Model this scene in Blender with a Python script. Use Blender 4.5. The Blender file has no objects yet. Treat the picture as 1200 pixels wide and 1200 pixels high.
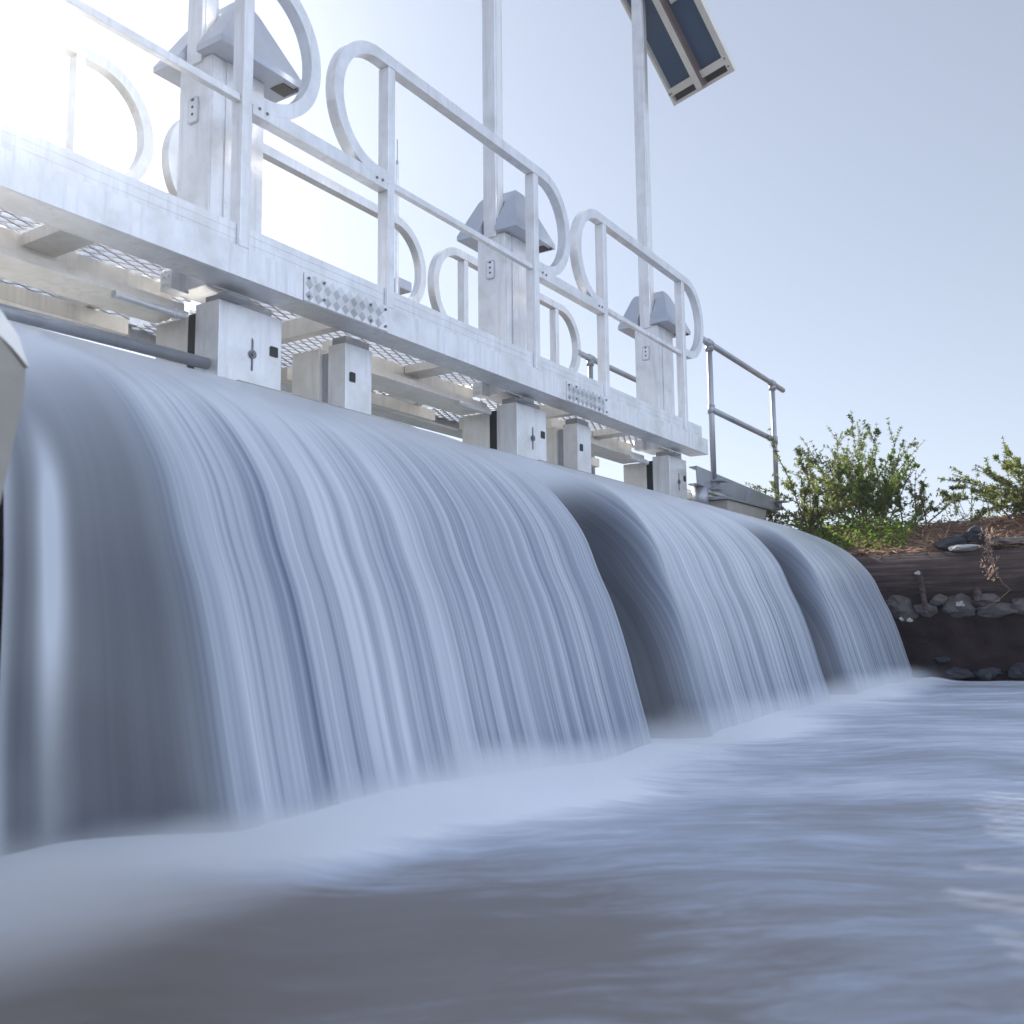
import bpy, bmesh, math, random
from mathutils import Vector, Matrix, noise as mn
random.seed(7)
C = bpy.context.scene.collection
sc = bpy.context.scene
R = math.radians

# ------------------------------------------------------------------ helpers
def link(name, bm, mat, parent=None, smooth=False, loc=None):
    me = bpy.data.meshes.new(name)
    bmesh.ops.recalc_face_normals(bm, faces=bm.faces)
    bm.to_mesh(me); bm.free()
    if smooth:
        me.polygons.foreach_set('use_smooth', [True] * len(me.polygons))
    if mat is not None: me.materials.append(mat)
    o = bpy.data.objects.new(name, me); C.objects.link(o)
    if parent is not None: o.parent = parent
    if loc is not None: o.location = loc
    return o

def tag(o, label=None, cat=None, group=None, kind=None):
    if label: o['label'] = label
    if cat: o['category'] = cat
    if group: o['group'] = group
    if kind: o['kind'] = kind
    return o

def thing(name, label, cat, loc=(0, 0, 0), group=None):
    o = bpy.data.objects.new(name, None); C.objects.link(o); o.location = loc
    o.empty_display_size = .1
    return tag(o, label, cat, group)

def copy_tree(o, parent=None):
    c = o.copy(); C.objects.link(c); c.parent = parent
    for ch in [x for x in bpy.data.objects if x.parent == o]: copy_tree(ch, c)
    return c

def box(bm, x0, x1, y0, y1, z0, z1, bev=0.0):
    vs = [bm.verts.new((x, y, z)) for x in (x0, x1) for y in (y0, y1) for z in (z0, z1)]
    f = [(0, 1, 3, 2), (4, 6, 7, 5), (0, 4, 5, 1), (2, 3, 7, 6), (0, 2, 6, 4), (1, 5, 7, 3)]
    fs = [bm.faces.new([vs[i] for i in q]) for q in f]
    if bev > 0:
        es = list({e for q in fs for e in q.edges})
        bmesh.ops.bevel(bm, geom=es, offset=bev, segments=2, affect='EDGES', profile=.6)
    return bm

def bx(*a, bev=0.0):
    bm = bmesh.new(); box(bm, *a, bev=bev); return bm

def tube(bm, pts, r, n=14, cap=True):
    rs = r if isinstance(r, (list, tuple)) else [r] * len(pts)
    pts = [Vector(p) for p in pts]; rings = []
    prev = None
    for i, p in enumerate(pts):
        t = (pts[min(i + 1, len(pts) - 1)] - pts[max(i - 1, 0)]).normalized()
        if prev is None:
            a = Vector((0, 0, 1)) if abs(t.z) < .9 else Vector((1, 0, 0))
            n1 = t.cross(a).normalized()
        else:
            n1 = (prev - t * prev.dot(t)).normalized()
        prev = n1; n2 = t.cross(n1)
        rings.append([bm.verts.new(p + (n1 * math.cos(k * 2 * math.pi / n) + n2 * math.sin(k * 2 * math.pi / n)) * rs[i]) for k in range(n)])
    for a, b in zip(rings, rings[1:]):
        for k in range(n): bm.faces.new((a[k], a[(k + 1) % n], b[(k + 1) % n], b[k]))
    if cap:
        bm.faces.new(rings[0][::-1]); bm.faces.new(rings[-1])
    return bm

def prism_y(bm, poly, y0, y1, bev=0):
    a = [bm.verts.new((x, y0, z)) for x, z in poly]; b = [bm.verts.new((x, y1, z)) for x, z in poly]
    n = len(poly)
    fs = [bm.faces.new(a), bm.faces.new(b[::-1])]
    for i in range(n): fs.append(bm.faces.new((a[i], b[i], b[(i + 1) % n], a[(i + 1) % n])))
    if bev:
        bmesh.ops.bevel(bm, geom=list({e for f in fs for e in f.edges}), offset=bev, segments=1, affect='EDGES')
    return bm

def prism_x(bm, poly, x0, x1):
    a = [bm.verts.new((x0, y, z)) for y, z in poly]; b = [bm.verts.new((x1, y, z)) for y, z in poly]
    n = len(poly); bm.faces.new(a); bm.faces.new(b[::-1])
    for i in range(n): bm.faces.new((a[i], b[i], b[(i + 1) % n], a[(i + 1) % n]))
    return bm

def ribbon(bm, path, w, y0, y1):
    """flat bar following a path in the xz plane: path = centre points, w thickness"""
    path = [Vector((x, 0, z)) for x, z in path]
    rows = []
    for i, p in enumerate(path):
        t = (path[min(i + 1, len(path) - 1)] - path[max(i - 1, 0)]).normalized()
        nrm = Vector((-t.z, 0, t.x)) * w / 2
        a, b = p + nrm, p - nrm
        rows.append([bm.verts.new((a.x, y0, a.z)), bm.verts.new((a.x, y1, a.z)), bm.verts.new((b.x, y1, b.z)), bm.verts.new((b.x, y0, b.z))])
    for a, b in zip(rows, rows[1:]):
        for k in range(4): bm.faces.new((a[k], a[(k + 1) % 4], b[(k + 1) % 4], b[k]))
    bm.faces.new(rows[0][::-1]); bm.faces.new(rows[-1])
    return bm

# ------------------------------------------------------------------ materials
def mat(name):
    m = bpy.data.materials.new(name); m.use_nodes = True
    nt = m.node_tree; nt.nodes.clear()
    out = nt.nodes.new('ShaderNodeOutputMaterial')
    b = nt.nodes.new('ShaderNodeBsdfPrincipled')
    nt.links.new(b.outputs[0], out.inputs[0])
    return m, nt, b, out
def N(nt, t, **k):
    n = nt.nodes.new(t)
    for a, v in k.items():
        if a.startswith('i_'): n.inputs[a[2:].replace('_', ' ')].default_value = v
        else: setattr(n, a, v)
    return n
def ramp(nt, fac, stops, interp='LINEAR'):
    r = nt.nodes.new('ShaderNodeValToRGB'); r.color_ramp.interpolation = interp
    el = r.color_ramp.elements
    while len(el) < len(stops): el.new(.5)
    for e, (p, c) in zip(el, stops):
        e.position = p; e.color = (c, c, c, 1) if isinstance(c, (int, float)) else (*c, 1)
    nt.links.new(fac, r.inputs[0]); return r.outputs[0]
def noise(nt, vec, scale, detail=4, rough=.55, sx=None, dist=0):
    if sx is not None:
        mp = N(nt, 'ShaderNodeMapping'); mp.inputs['Scale'].default_value = sx
        nt.links.new(vec, mp.inputs[0]); vec = mp.outputs[0]
    n = N(nt, 'ShaderNodeTexNoise'); n.inputs['Scale'].default_value = scale
    n.inputs['Detail'].default_value = detail; n.inputs['Roughness'].default_value = rough
    n.inputs['Distortion'].default_value = dist
    nt.links.new(vec, n.inputs['Vector']); return n.outputs['Fac']
def math_(nt, op, a, b=None, clamp=False):
    n = N(nt, 'ShaderNodeMath', operation=op, use_clamp=clamp)
    for i, v in enumerate((a, b)):
        if v is None: continue
        if isinstance(v, (int, float)): n.inputs[i].default_value = v
        else: nt.links.new(v, n.inputs[i])
    return n.outputs[0]
def mixc(nt, fac, a, b, mode='MIX'):
    n = N(nt, 'ShaderNodeMix', data_type='RGBA', blend_type=mode)
    for s, v in ((0, fac), (6, a), (7, b)):
        if isinstance(v, (int, float)): n.inputs[s].default_value = v
        elif isinstance(v, tuple): n.inputs[s].default_value = (*v, 1)
        else: nt.links.new(v, n.inputs[s])
    return n.outputs[2]
def bump(nt, b, h, strength, dist):
    n = N(nt, 'ShaderNodeBump'); n.inputs['Strength'].default_value = strength; n.inputs['Distance'].default_value = dist
    nt.links.new(h, n.inputs['Height']); nt.links.new(n.outputs[0], b.inputs['Normal']); return n
def objco(nt): return N(nt, 'ShaderNodeTexCoord').outputs['Object']
def geo(nt): return N(nt, 'ShaderNodeNewGeometry').outputs['Position']

def aluminium(name, col, metal, rough, stain=.5, brush=(2, 2, 30)):
    m, nt, b, out = mat(name); P_ = geo(nt)
    big = noise(nt, P_, 6, 5, .6)
    drip = noise(nt, P_, 1, 5, .65, sx=(28, 28, 2.2))
    br = noise(nt, P_, 1, 3, .6, sx=tuple(v * 9 for v in brush))
    speck = noise(nt, P_, 90, 3, .7)
    d = ramp(nt, drip, [(.45, 0.0), (.72, 1.0)])
    s = ramp(nt, big, [(.42, 0.0), (.7, 1.0)])
    dirt = math_(nt, 'MULTIPLY', math_(nt, 'MAXIMUM', d, s), stain)
    sp = math_(nt, 'MULTIPLY', ramp(nt, speck, [(.62, 0.0), (.74, 1.0)]), stain * .6)
    dirt = math_(nt, 'MAXIMUM', dirt, sp)
    dark = tuple(c * .62 * f for c, f in zip(col, (1.0, .97, .9)))
    nt.links.new(mixc(nt, dirt, col, dark), b.inputs['Base Color'])
    b.inputs['Metallic'].default_value = metal
    rr = N(nt, 'ShaderNodeMapRange'); rr.inputs[3].default_value = rough - .09; rr.inputs[4].default_value = rough + .12
    nt.links.new(br, rr.inputs[0]); nt.links.new(rr.outputs[0], b.inputs['Roughness'])
    bump(nt, b, math_(nt, 'ADD', br, math_(nt, 'MULTIPLY', big, .6)), .12, .004)
    return m
M_AL = aluminium('weathered aluminium', (.74, .755, .785), .5, .36, .62)
M_ALB = aluminium('brushed aluminium bar', (.82, .82, .83), .55, .33, .3, (30, 2, 2))
M_ALD = aluminium('stained warm-lit aluminium channel', (.82, .80, .765), .4, .40, .5)  # cream base colour carries warm sunlight bounce; stains lie on top
M_HOOD = aluminium('grey coated sheet', (.42, .46, .54), .35, .36, .2)
M_GALV = aluminium('galvanised steel', (.36, .38, .42), .55, .45, .6)
def simple(name, col, rough=.6, metal=0, var=.3, scale=12, bs=.3, bd=.01):
    m, nt, b, out = mat(name); P_ = geo(nt)
    n = noise(nt, P_, scale, 6, .6)
    nt.links.new(mixc(nt, n, tuple(c * (1 - var) for c in col), tuple(min(1, c * (1 + var)) for c in col)), b.inputs['Base Color'])
    b.inputs['Roughness'].default_value = rough; b.inputs['Metallic'].default_value = metal
    if bs: bump(nt, b, n, bs, bd)
    return m
M_BLACK = simple('black rubber and gap shade', (.018, .018, .02), .6, bs=0)
M_BOLT = simple('dull steel bolt', (.16, .17, .19), .4, .7, bs=0)
M_PANEL = simple('dark blue panel backsheet', (.022, .060, .125), .35, 0, .12, 3, 0)
M_FRAME = simple('cream anodised frame', (.62, .60, .55), .45, .2, .15, 14, .1, .002)
M_STRUT = simple('brown strut', (.16, .12, .12), .5, .2, .2)
M_CONC = simple('weathered concrete', (.33, .31, .28), .85, 0, .28, 9, .5, .012)
M_CONCD = simple('wet dark concrete', (.045, .042, .042), .5, 0, .35, 7, .5, .02)
M_CONCG = simple('grey concrete', (.13, .13, .135), .8, 0, .3, 9, .4, .012)  # darker concrete: shadow under the wing wall overhang is in the colour
M_STICK = simple('pale label', (.5, .5, .46), .5, 0, .2, 40, 0)

# silky fall water ------------------------------------------------------------
def fall_material():
    m, nt, b, out = mat('silky falling water')
    uv = N(nt, 'ShaderNodeTexCoord').outputs['UV']      # u = metres across, v = metres down the sheet
    fine = noise(nt, uv, 1, 3, .6, sx=(48, .16, 1), dist=.1)
    mid = noise(nt, uv, 1, 3, .55, sx=(17, .20, 1), dist=.15)
    wide = noise(nt, uv, 1, 2, .5, sx=(3.4, .35, 1))
    den = N(nt, 'ShaderNodeAttribute', attribute_name='foam_sheen').outputs['Fac']; stk = N(nt, 'ShaderNodeAttribute', attribute_name='strand').outputs['Fac']
    hair = noise(nt, uv, 1, 2, .6, sx=(150, .18, 1))
    f0 = ramp(nt, hair, [(.35, 0.0), (.70, 1.0)])
    f1 = ramp(nt, fine, [(.42, 0.0), (.66, 1.0)])
    f2 = ramp(nt, mid, [(.38, 0.0), (.64, 1.0)])
    f3 = ramp(nt, wide, [(.30, 0.0), (.70, 1.0)])
    s = math_(nt, 'ADD', math_(nt, 'ADD', math_(nt, 'MULTIPLY', f0, .18), math_(nt, 'MULTIPLY', f1, .34)), math_(nt, 'ADD', math_(nt, 'MULTIPLY', f2, .26), math_(nt, 'MULTIPLY', f3, .30)))
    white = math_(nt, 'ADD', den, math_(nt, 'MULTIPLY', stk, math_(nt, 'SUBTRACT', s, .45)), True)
    # clear dark body
    nt.links.new(mixc(nt, math_(nt, 'MULTIPLY', stk, 1.2, True), (.036, .040, .050), (.060, .092, .165)), b.inputs['Base Color'])
    b.inputs['Roughness'].default_value = .17; b.inputs['IOR'].default_value = 1.33
    b.inputs['Specular IOR Level'].default_value = .6
    foam_sheen = N(nt, 'ShaderNodeBsdfPrincipled'); foam_sheen.inputs['Base Color'].default_value = (.76, .81, .89, 1)
    foam_sheen.inputs['Roughness'].default_value = .24; foam_sheen.inputs['Specular IOR Level'].default_value = .8
    tr = N(nt, 'ShaderNodeBsdfTranslucent'); tr.inputs[0].default_value = (.86, .88, .88, 1)
    bp = N(nt, 'ShaderNodeBump'); bp.inputs['Strength'].default_value = .18; bp.inputs['Distance'].default_value = .012
    nt.links.new(math_(nt, 'MULTIPLY', s, stk), bp.inputs['Height'])
    for x in (b, foam_sheen): nt.links.new(bp.outputs[0], x.inputs['Normal'])
    m1 = N(nt, 'ShaderNodeMixShader'); m1.inputs[0].default_value = .26
    nt.links.new(foam_sheen.outputs[0], m1.inputs[1]); nt.links.new(tr.outputs[0], m1.inputs[2])
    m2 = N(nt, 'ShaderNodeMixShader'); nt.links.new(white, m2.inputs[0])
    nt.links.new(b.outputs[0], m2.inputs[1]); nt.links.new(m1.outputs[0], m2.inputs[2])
    nt.links.new(m2.outputs[0], out.inputs[0])
    return m
M_FALL = fall_material()

def pool_material():
    m, nt, b, out = mat('foamy pool water'); P_ = geo(nt)
    rot = N(nt, 'ShaderNodeMapping'); rot.inputs['Rotation'].default_value = (0, 0, R(52)); nt.links.new(P_, rot.inputs[0])
    wob = noise(nt, P_, .9, 3, .5)
    wv = N(nt, 'ShaderNodeVectorMath', operation='ADD'); cx = N(nt, 'ShaderNodeCombineXYZ')
    nt.links.new(math_(nt, 'MULTIPLY', wob, .5), cx.inputs[1]); nt.links.new(rot.outputs[0], wv.inputs[0]); nt.links.new(cx.outputs[0], wv.inputs[1])
    v = wv.outputs[0]
    a = noise(nt, v, 1, 6, .62, sx=(1.5, 5.5, 1), dist=.3); c = noise(nt, v, 1, 6, .7, sx=(6, 26, 1), dist=.5); w = noise(nt, v, 1, 3, .5, sx=(.6, 2.2, 1))
    at = N(nt, 'ShaderNodeAttribute', attribute_name='foam_sheen'); den = at.outputs['Fac']
    s = math_(nt, 'ADD', math_(nt, 'MULTIPLY', a, .45), math_(nt, 'ADD', math_(nt, 'MULTIPLY', c, .42), math_(nt, 'MULTIPLY', w, .27)))
    s = ramp(nt, s, [(.44, 0.0), (.74, 1.0)], 'EASE')
    # den = 0.5 leaves the pattern alone, more whitens it: froth plus painted reflection
    f = math_(nt, 'ADD', math_(nt, 'MULTIPLY', s, .31), math_(nt, 'SUBTRACT', math_(nt, 'MULTIPLY', den, 1.15), .30), True)
    col = ramp(nt, f, [(0.0, (.15, .118, .095)), (.35, (.22, .205, .205)), (.65, (.43, .475, .57)), (1.0, (.80, .83, .88))])
    nt.links.new(col, b.inputs['Base Color'])
    rr = N(nt, 'ShaderNodeMapRange'); rr.inputs[3].default_value = .34; rr.inputs[4].default_value = .75
    nt.links.new(f, rr.inputs[0]); nt.links.new(rr.outputs[0], b.inputs['Roughness'])
    b.inputs['IOR'].default_value = 1.33; b.inputs['Specular IOR Level'].default_value = .5
    bump(nt, b, math_(nt, 'ADD', a, math_(nt, 'MULTIPLY', c, .3)), .05, .010)
    return m
M_POOL = pool_material()

def leafmat(name, c0, c1, back=(.26, .36, .05)):
    m, nt, b, out = mat(name)
    oi = N(nt, 'ShaderNodeAttribute', attribute_name='tint')
    col = mixc(nt, oi.outputs['Fac'], c0, c1)
    nt.links.new(col, b.inputs['Base Color']); b.inputs['Roughness'].default_value = .45
    tr = N(nt, 'ShaderNodeBsdfTranslucent'); nt.links.new(mixc(nt, .5, col, back), tr.inputs[0])
    mx = N(nt, 'ShaderNodeMixShader'); mx.inputs[0].default_value = .58
    nt.links.new(b.outputs[0], mx.inputs[1]); nt.links.new(tr.outputs[0], mx.inputs[2]); nt.links.new(mx.outputs[0], out.inputs[0])
    return m
M_LEAF = leafmat('olive leaves', (.075, .11, .035), (.27, .22, .10))
M_LEAFG = leafmat('fresh green leaves', (.06, .14, .022), (.18, .26, .045))
M_STEM = simple('woody stem', (.12, .085, .055), .8, 0, .3, 40, 0)
M_STRAW = leafmat('dry straw', (.50, .37, .29), (.25, .15, .115), (.42, .28, .20))
M_DIRT = simple('dry litter soil', (.15, .105, .08), .95, 0, .5, 30, .8, .03)
M_ROCKD = simple('dark blue rock', (.035, .036, .044), .8, 0, .3, 14, .5, .01)
M_ROCK = simple('grey fieldstone', (.095, .083, .080), .9, 0, .4, 16, .8, .012)
M_ROCKL = simple('pale stone', (.38, .37, .36), .85, 0, .25, 16, .5, .01)
def logmat():
    m, nt, b, out = mat('weathered log'); P_ = geo(nt)
    g = noise(nt, P_, 1, 6, .65, sx=(46, 2.2, 46), dist=.4); k = noise(nt, P_, 5, 4)
    nt.links.new(ramp(nt, math_(nt, 'ADD', math_(nt, 'MULTIPLY', g, .8), math_(nt, 'MULTIPLY', k, .25)), [(.35, (.018, .011, .010)), (.55, (.070, .046, .042)), (.75, (.17, .13, .12))]), b.inputs['Base Color'])
    b.inputs['Roughness'].default_value = .9; bump(nt, b, g, .9, .02); return m
M_LOG = logmat()

# ------------------------------------------------------------------ measured layout (metres)
P = 1.924; XL = .470; XR = 1.624; XE = 3.930
ZT = .108                       # top of the front beam
WATER = -1.545                  # pool level
KS = (-1, 0, 1)

# ------------------------------------------------------------------ footbridge
bridge = thing('footbridge', 'long aluminium footbridge deck and edge beam spanning above all three waterfalls', 'footbridge')
def channel_beam(x0, x1, y, d):     # C section: web at y, flanges towards d
    bm = bmesh.new()
    ys = sorted((y, y + d * .008)); box(bm, x0, x1, ys[0], ys[1], .0, ZT, .0015)
    ys = sorted((y + d * .0085, y + d * .135)); box(bm, x0, x1, ys[0], ys[1], .0, .009)
    ys = sorted((y + d * .0085, y + d * .05)); box(bm, x0, x1, ys[0], ys[1], ZT - .009, ZT)
    return bm
segs = [(-1.99, -.002), (.0, 1.922), (1.924, XE)]
for x0, x1 in segs:
    link('edge_beam', channel_beam(x0, x1, 0, 1), M_AL, bridge)
    link('back_beam', channel_beam(x0, x1, 1.06, -1), M_AL, bridge)
def kick(x0, x1, y):
    bm = bmesh.new(); box(bm, x0, x1, y, y + .006, ZT + .001, .192, .001)
    for z in (.135, .165): box(bm, x0, x1, y - .0010, y - .0001, z, z + .004)
    return bm
for k in (-2, -1, 0, 1):
    a, b_ = XL + k * P + .047, XR + k * P - .002
    if k > -2: link('toe_board', kick(a, b_, .018), M_AL, bridge)
    a, b_ = XR + k * P + .047, XL + (k + 1) * P - .002
    if k == 1: b_ = XE - .06
    if k == -2: a = -1.98
    link('toe_board', kick(a, b_, .018), M_AL, bridge)
link('toe_board', kick(-1.98, XE - .03, 1.035), M_AL, bridge)
# tread plate covers with raised bars and rivets
def tread(x0, w=.468, h=.104):
    bm = bmesh.new(); z0 = .003; yb = -.0045
    box(bm, x0, x0 + w, yb, -.0005, z0, z0 + h)
    c = .034
    for i in range(-2, 30):
        for j in range(-8, 18):
            # 45 degree lattice
            cx = x0 + (i + j) * c * .7071; cz = z0 + (i - j) * c * .7071 * .9
            if not (x0 + .02 < cx < x0 + w - .02 and z0 + .014 < cz < z0 + h - .014): continue
            s = 1 if (i + j) % 2 else -1
            s = 1 if i % 2 == j % 2 else -1
            d = Vector((s, 0, 1)).normalized(); q = Vector((-s, 0, 1)).normalized()
            for t in (-.0115, -.0038, .0038, .0115):
                p = Vector((cx, yb - .0012, cz)) + q * t
                a = p - d * .0145; b2 = p + d * .0145
                vs = []
                for e, w2 in ((a, .0004), (p, .0015), (b2, .0004)):
                    vs.append((bm.verts.new((e.x + q.x * w2, yb, e.z + q.z * w2)), bm.verts.new((e.x, yb - .0036, e.z)), bm.verts.new((e.x - q.x * w2, yb, e.z - q.z * w2))))
                for u, v in zip(vs, vs[1:]):
                    bm.faces.new((u[0], u[1], v[1], v[0])); bm.faces.new((u[1], u[2], v[2], v[1]))
    return bm
def rivets(pts, r=.0045, y=-.0075):
    bm = bmesh.new()
    for x, z in pts: tube(bm, [(x, y, z), (x, y + .005, z)], r, 10)
    return bm
for k in (-1, 0, 1):
    pl = link('tread_plate', tread(k * P), M_AL, bridge)
    x0 = k * P
    for pt in [(x0 + f, z) for f, z in ((.02, .09), (.02, .02), (.10, .095), (.10, .03), (.36, .085), (.36, .02), (.45, .09), (.45, .02))]:
        link('rivet', rivets([pt], .0055, -.0105), M_BOLT, pl)
# expanded-metal decking
def mesh_deck(x0, x1, y0, y1):
    bm = bmesh.new(); cx, cy = .105, .042; z = .083
    nx = int((x1 - x0) / cx); ny = int((y1 - y0) / cy)
    for i in range(nx + 1):
        for j in range(ny + 1):
            X = x0 + i * cx; Y = y0 + j * cy
            for dx in (cx / 2, -cx / 2):
                xa, ya, xb, yb = X, Y, X + dx, Y + cy / 2
                for (xa, ya, xb, yb) in ((X, Y, X + dx, Y + cy / 2), (X + dx, Y + cy / 2, X, Y + cy)):
                    if min(xa, xb) < x0 or max(xa, xb) > x1 or yb > y1: continue
                    d = Vector((xb - xa, yb - ya, 0)).normalized(); nn = Vector((-d.y, d.x, 0)) * .0035
                    lo = [bm.verts.new((xa + nn.x, ya + nn.y, z)), bm.verts.new((xa - nn.x, ya - nn.y, z)), bm.verts.new((xb - nn.x, yb - nn.y, z)), bm.verts.new((xb + nn.x, yb + nn.y, z))]
                    hi = [bm.verts.new((v.co.x, v.co.y + .004, z + .013)) for v in lo]
                    bm.faces.new(lo)
                    for q in range(4): bm.faces.new((lo[q], lo[(q + 1) % 4], hi[(q + 1) % 4], hi[q]))
                    bm.faces.new(hi[::-1])
    return bm
for k in KS:
    d = link('deck_mesh', mesh_deck(k * P + .02, k * P + 1.90, .06, 1.04), M_ALB, bridge)
    d['kind'] = 'stuff'
# under-deck members of each bay
for k in KS:
    o_ = k * P
    link('stringer', bx(o_ + .60, o_ + 1.70, .445, .485, .012, .080, bev=.002), M_ALD, bridge)
    bm = bmesh.new()
    box(bm, o_ + .56, o_ + 1.668, .31, .50, -.062, -.054); box(bm, o_ + .56, o_ + 1.668, .445, .485, -.0535, .0115); box(bm, o_ + .56, o_ + 1.668, .335, .35, -.0535, -.02)
    link('gate_beam', bm, M_ALD, bridge)
    bm = bmesh.new(); tube(bm, [(o_ + 1.36, .30, -.078), (o_ + 1.64, .30, -.078)], .014, 14); tube(bm, [(o_ + 1.60, .30, -.078), (o_ + 1.612, .30, -.078)], .019, 14)
    link('shaft', bm, M_AL, bridge)
    for x in (.30, 1.13, 1.52):
        link('cross_beam', bx(o_ + x, o_ + x + .05, .14 if x == .30 else .492, .92, .003, .078, bev=.002), M_ALD, bridge)
    link('cross_beam', bx(o_ + 1.12, o_ + 1.24, .14, .442, .040, .081, bev=.002), M_ALD, bridge)
    link('back_stringer', bx(o_ + .60, o_ + 1.70, .70, .75, -.06, -.001, bev=.002), M_ALD, bridge)
    bm = bmesh.new(); box(bm, o_ + 1.59, o_ + 1.665, .31, .37, .012, .079)
    for yy, zz in ((.33, .03), (.35, .03), (.33, .06), (.35, .06)): tube(bm, [(o_ + 1.586, yy, zz), (o_ + 1.592, yy, zz)], .006, 8)
    link('bolt_bracket', bm, M_AL, bridge)

# ------------------------------------------------------------------ guard rails with looped ends
RZ = 1.2; RT = .05; LR = .275
def loop_path(side, x, z0=.635):
    """from the top rail round the D-shaped end to the height of the mid rail; side -1 left, +1 right"""
    c = (x + side * .075, RZ - .275); r = LR - RT / 2; pts = []
    rz = (RZ - RT / 2 - (z0 + RT / 2)) / 2; cz = (RZ - RT / 2 + z0 + RT / 2) / 2; rx = LR - RT / 2 + (.0 if side > 0 else -.01)
    for i in range(29):
        a = math.pi / 2 - side * math.pi * i / 28
        pts.append((c[0] + math.cos(a) * rx, cz + math.sin(a) * rz))
    return pts, c[0]
def rail_panel(y0, label, left_x=XL, right_x=XR, link_right=True, group='looped guard rail panels along the footbridge'):
    """a panel with its own posts; built round bay 0, moved by copies"""
    t = thing('guard_rail', label, 'guard rail', (0, y0, 0), group)
    lp, lc = loop_path(-1, left_x + .02); rp, rc = loop_path(1, right_x + .025)
    path = [(left_x + .022, .66)] + lp[::-1] + [((lc + (rc - lc) * i / 6), RZ - RT / 2) for i in range(1, 6)] + rp + [(right_x + .03, .66)]
    bm = bmesh.new(); ribbon(bm, path, RT, 0, .05)
    link('looped_top_rail', bm, M_AL, t)
    for x in (left_x, right_x):
        link('post', bx(x, x + .044, .001, .056, ZT + .0005, RZ - RT - .0005, bev=.003), M_AL, t)
    link('mid_rail', bx(left_x + .0445, right_x - .0005, .012, .040, .632, .660, bev=.004), M_AL, t)
    if link_right:
        lr = link('link_rail', bx(right_x + .046, left_x + P - .0015, .0005, .052, .604, .658, bev=.003), M_AL, t)
        for pt in ((right_x + .075, .634), (right_x + .11, .631), (left_x + P - .035, .634), (left_x + P - .07, .631)):
            link('bolt', rivets([pt], .006, -.003), M_BOLT, lr)
    return t
lab_f = {-1: 'front guard rail panel nearest the camera, cut off by the top left of the photo',
         0: 'middle front guard rail panel with large rounded ends, second column rising behind it',
         1: 'farthest front guard rail panel, its rounded end meeting the grey pipe handrail'}
lab_b = {-1: 'back guard rail panel at far left, washed out by the sun glare',
         0: 'back guard rail panel behind the first and second columns',
         1: 'back guard rail panel behind the farthest front rail, its rounded end near the pipe rail'}
f0 = rail_panel(0, lab_f[0]); fl = copy_tree(f0); fl.location.x = -P; fl['label'] = lab_f[-1]
f3 = rail_panel(0, lab_f[1], link_right=False); f3.location.x = P
g_b = 'looped guard rail panels along the far side'
b0 = rail_panel(.995, lab_b[0], link_right=False, group=g_b)
for k in (-1, 1):
    c = copy_tree(b0); c.location.x = k * P; c['label'] = lab_b[k]

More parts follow.
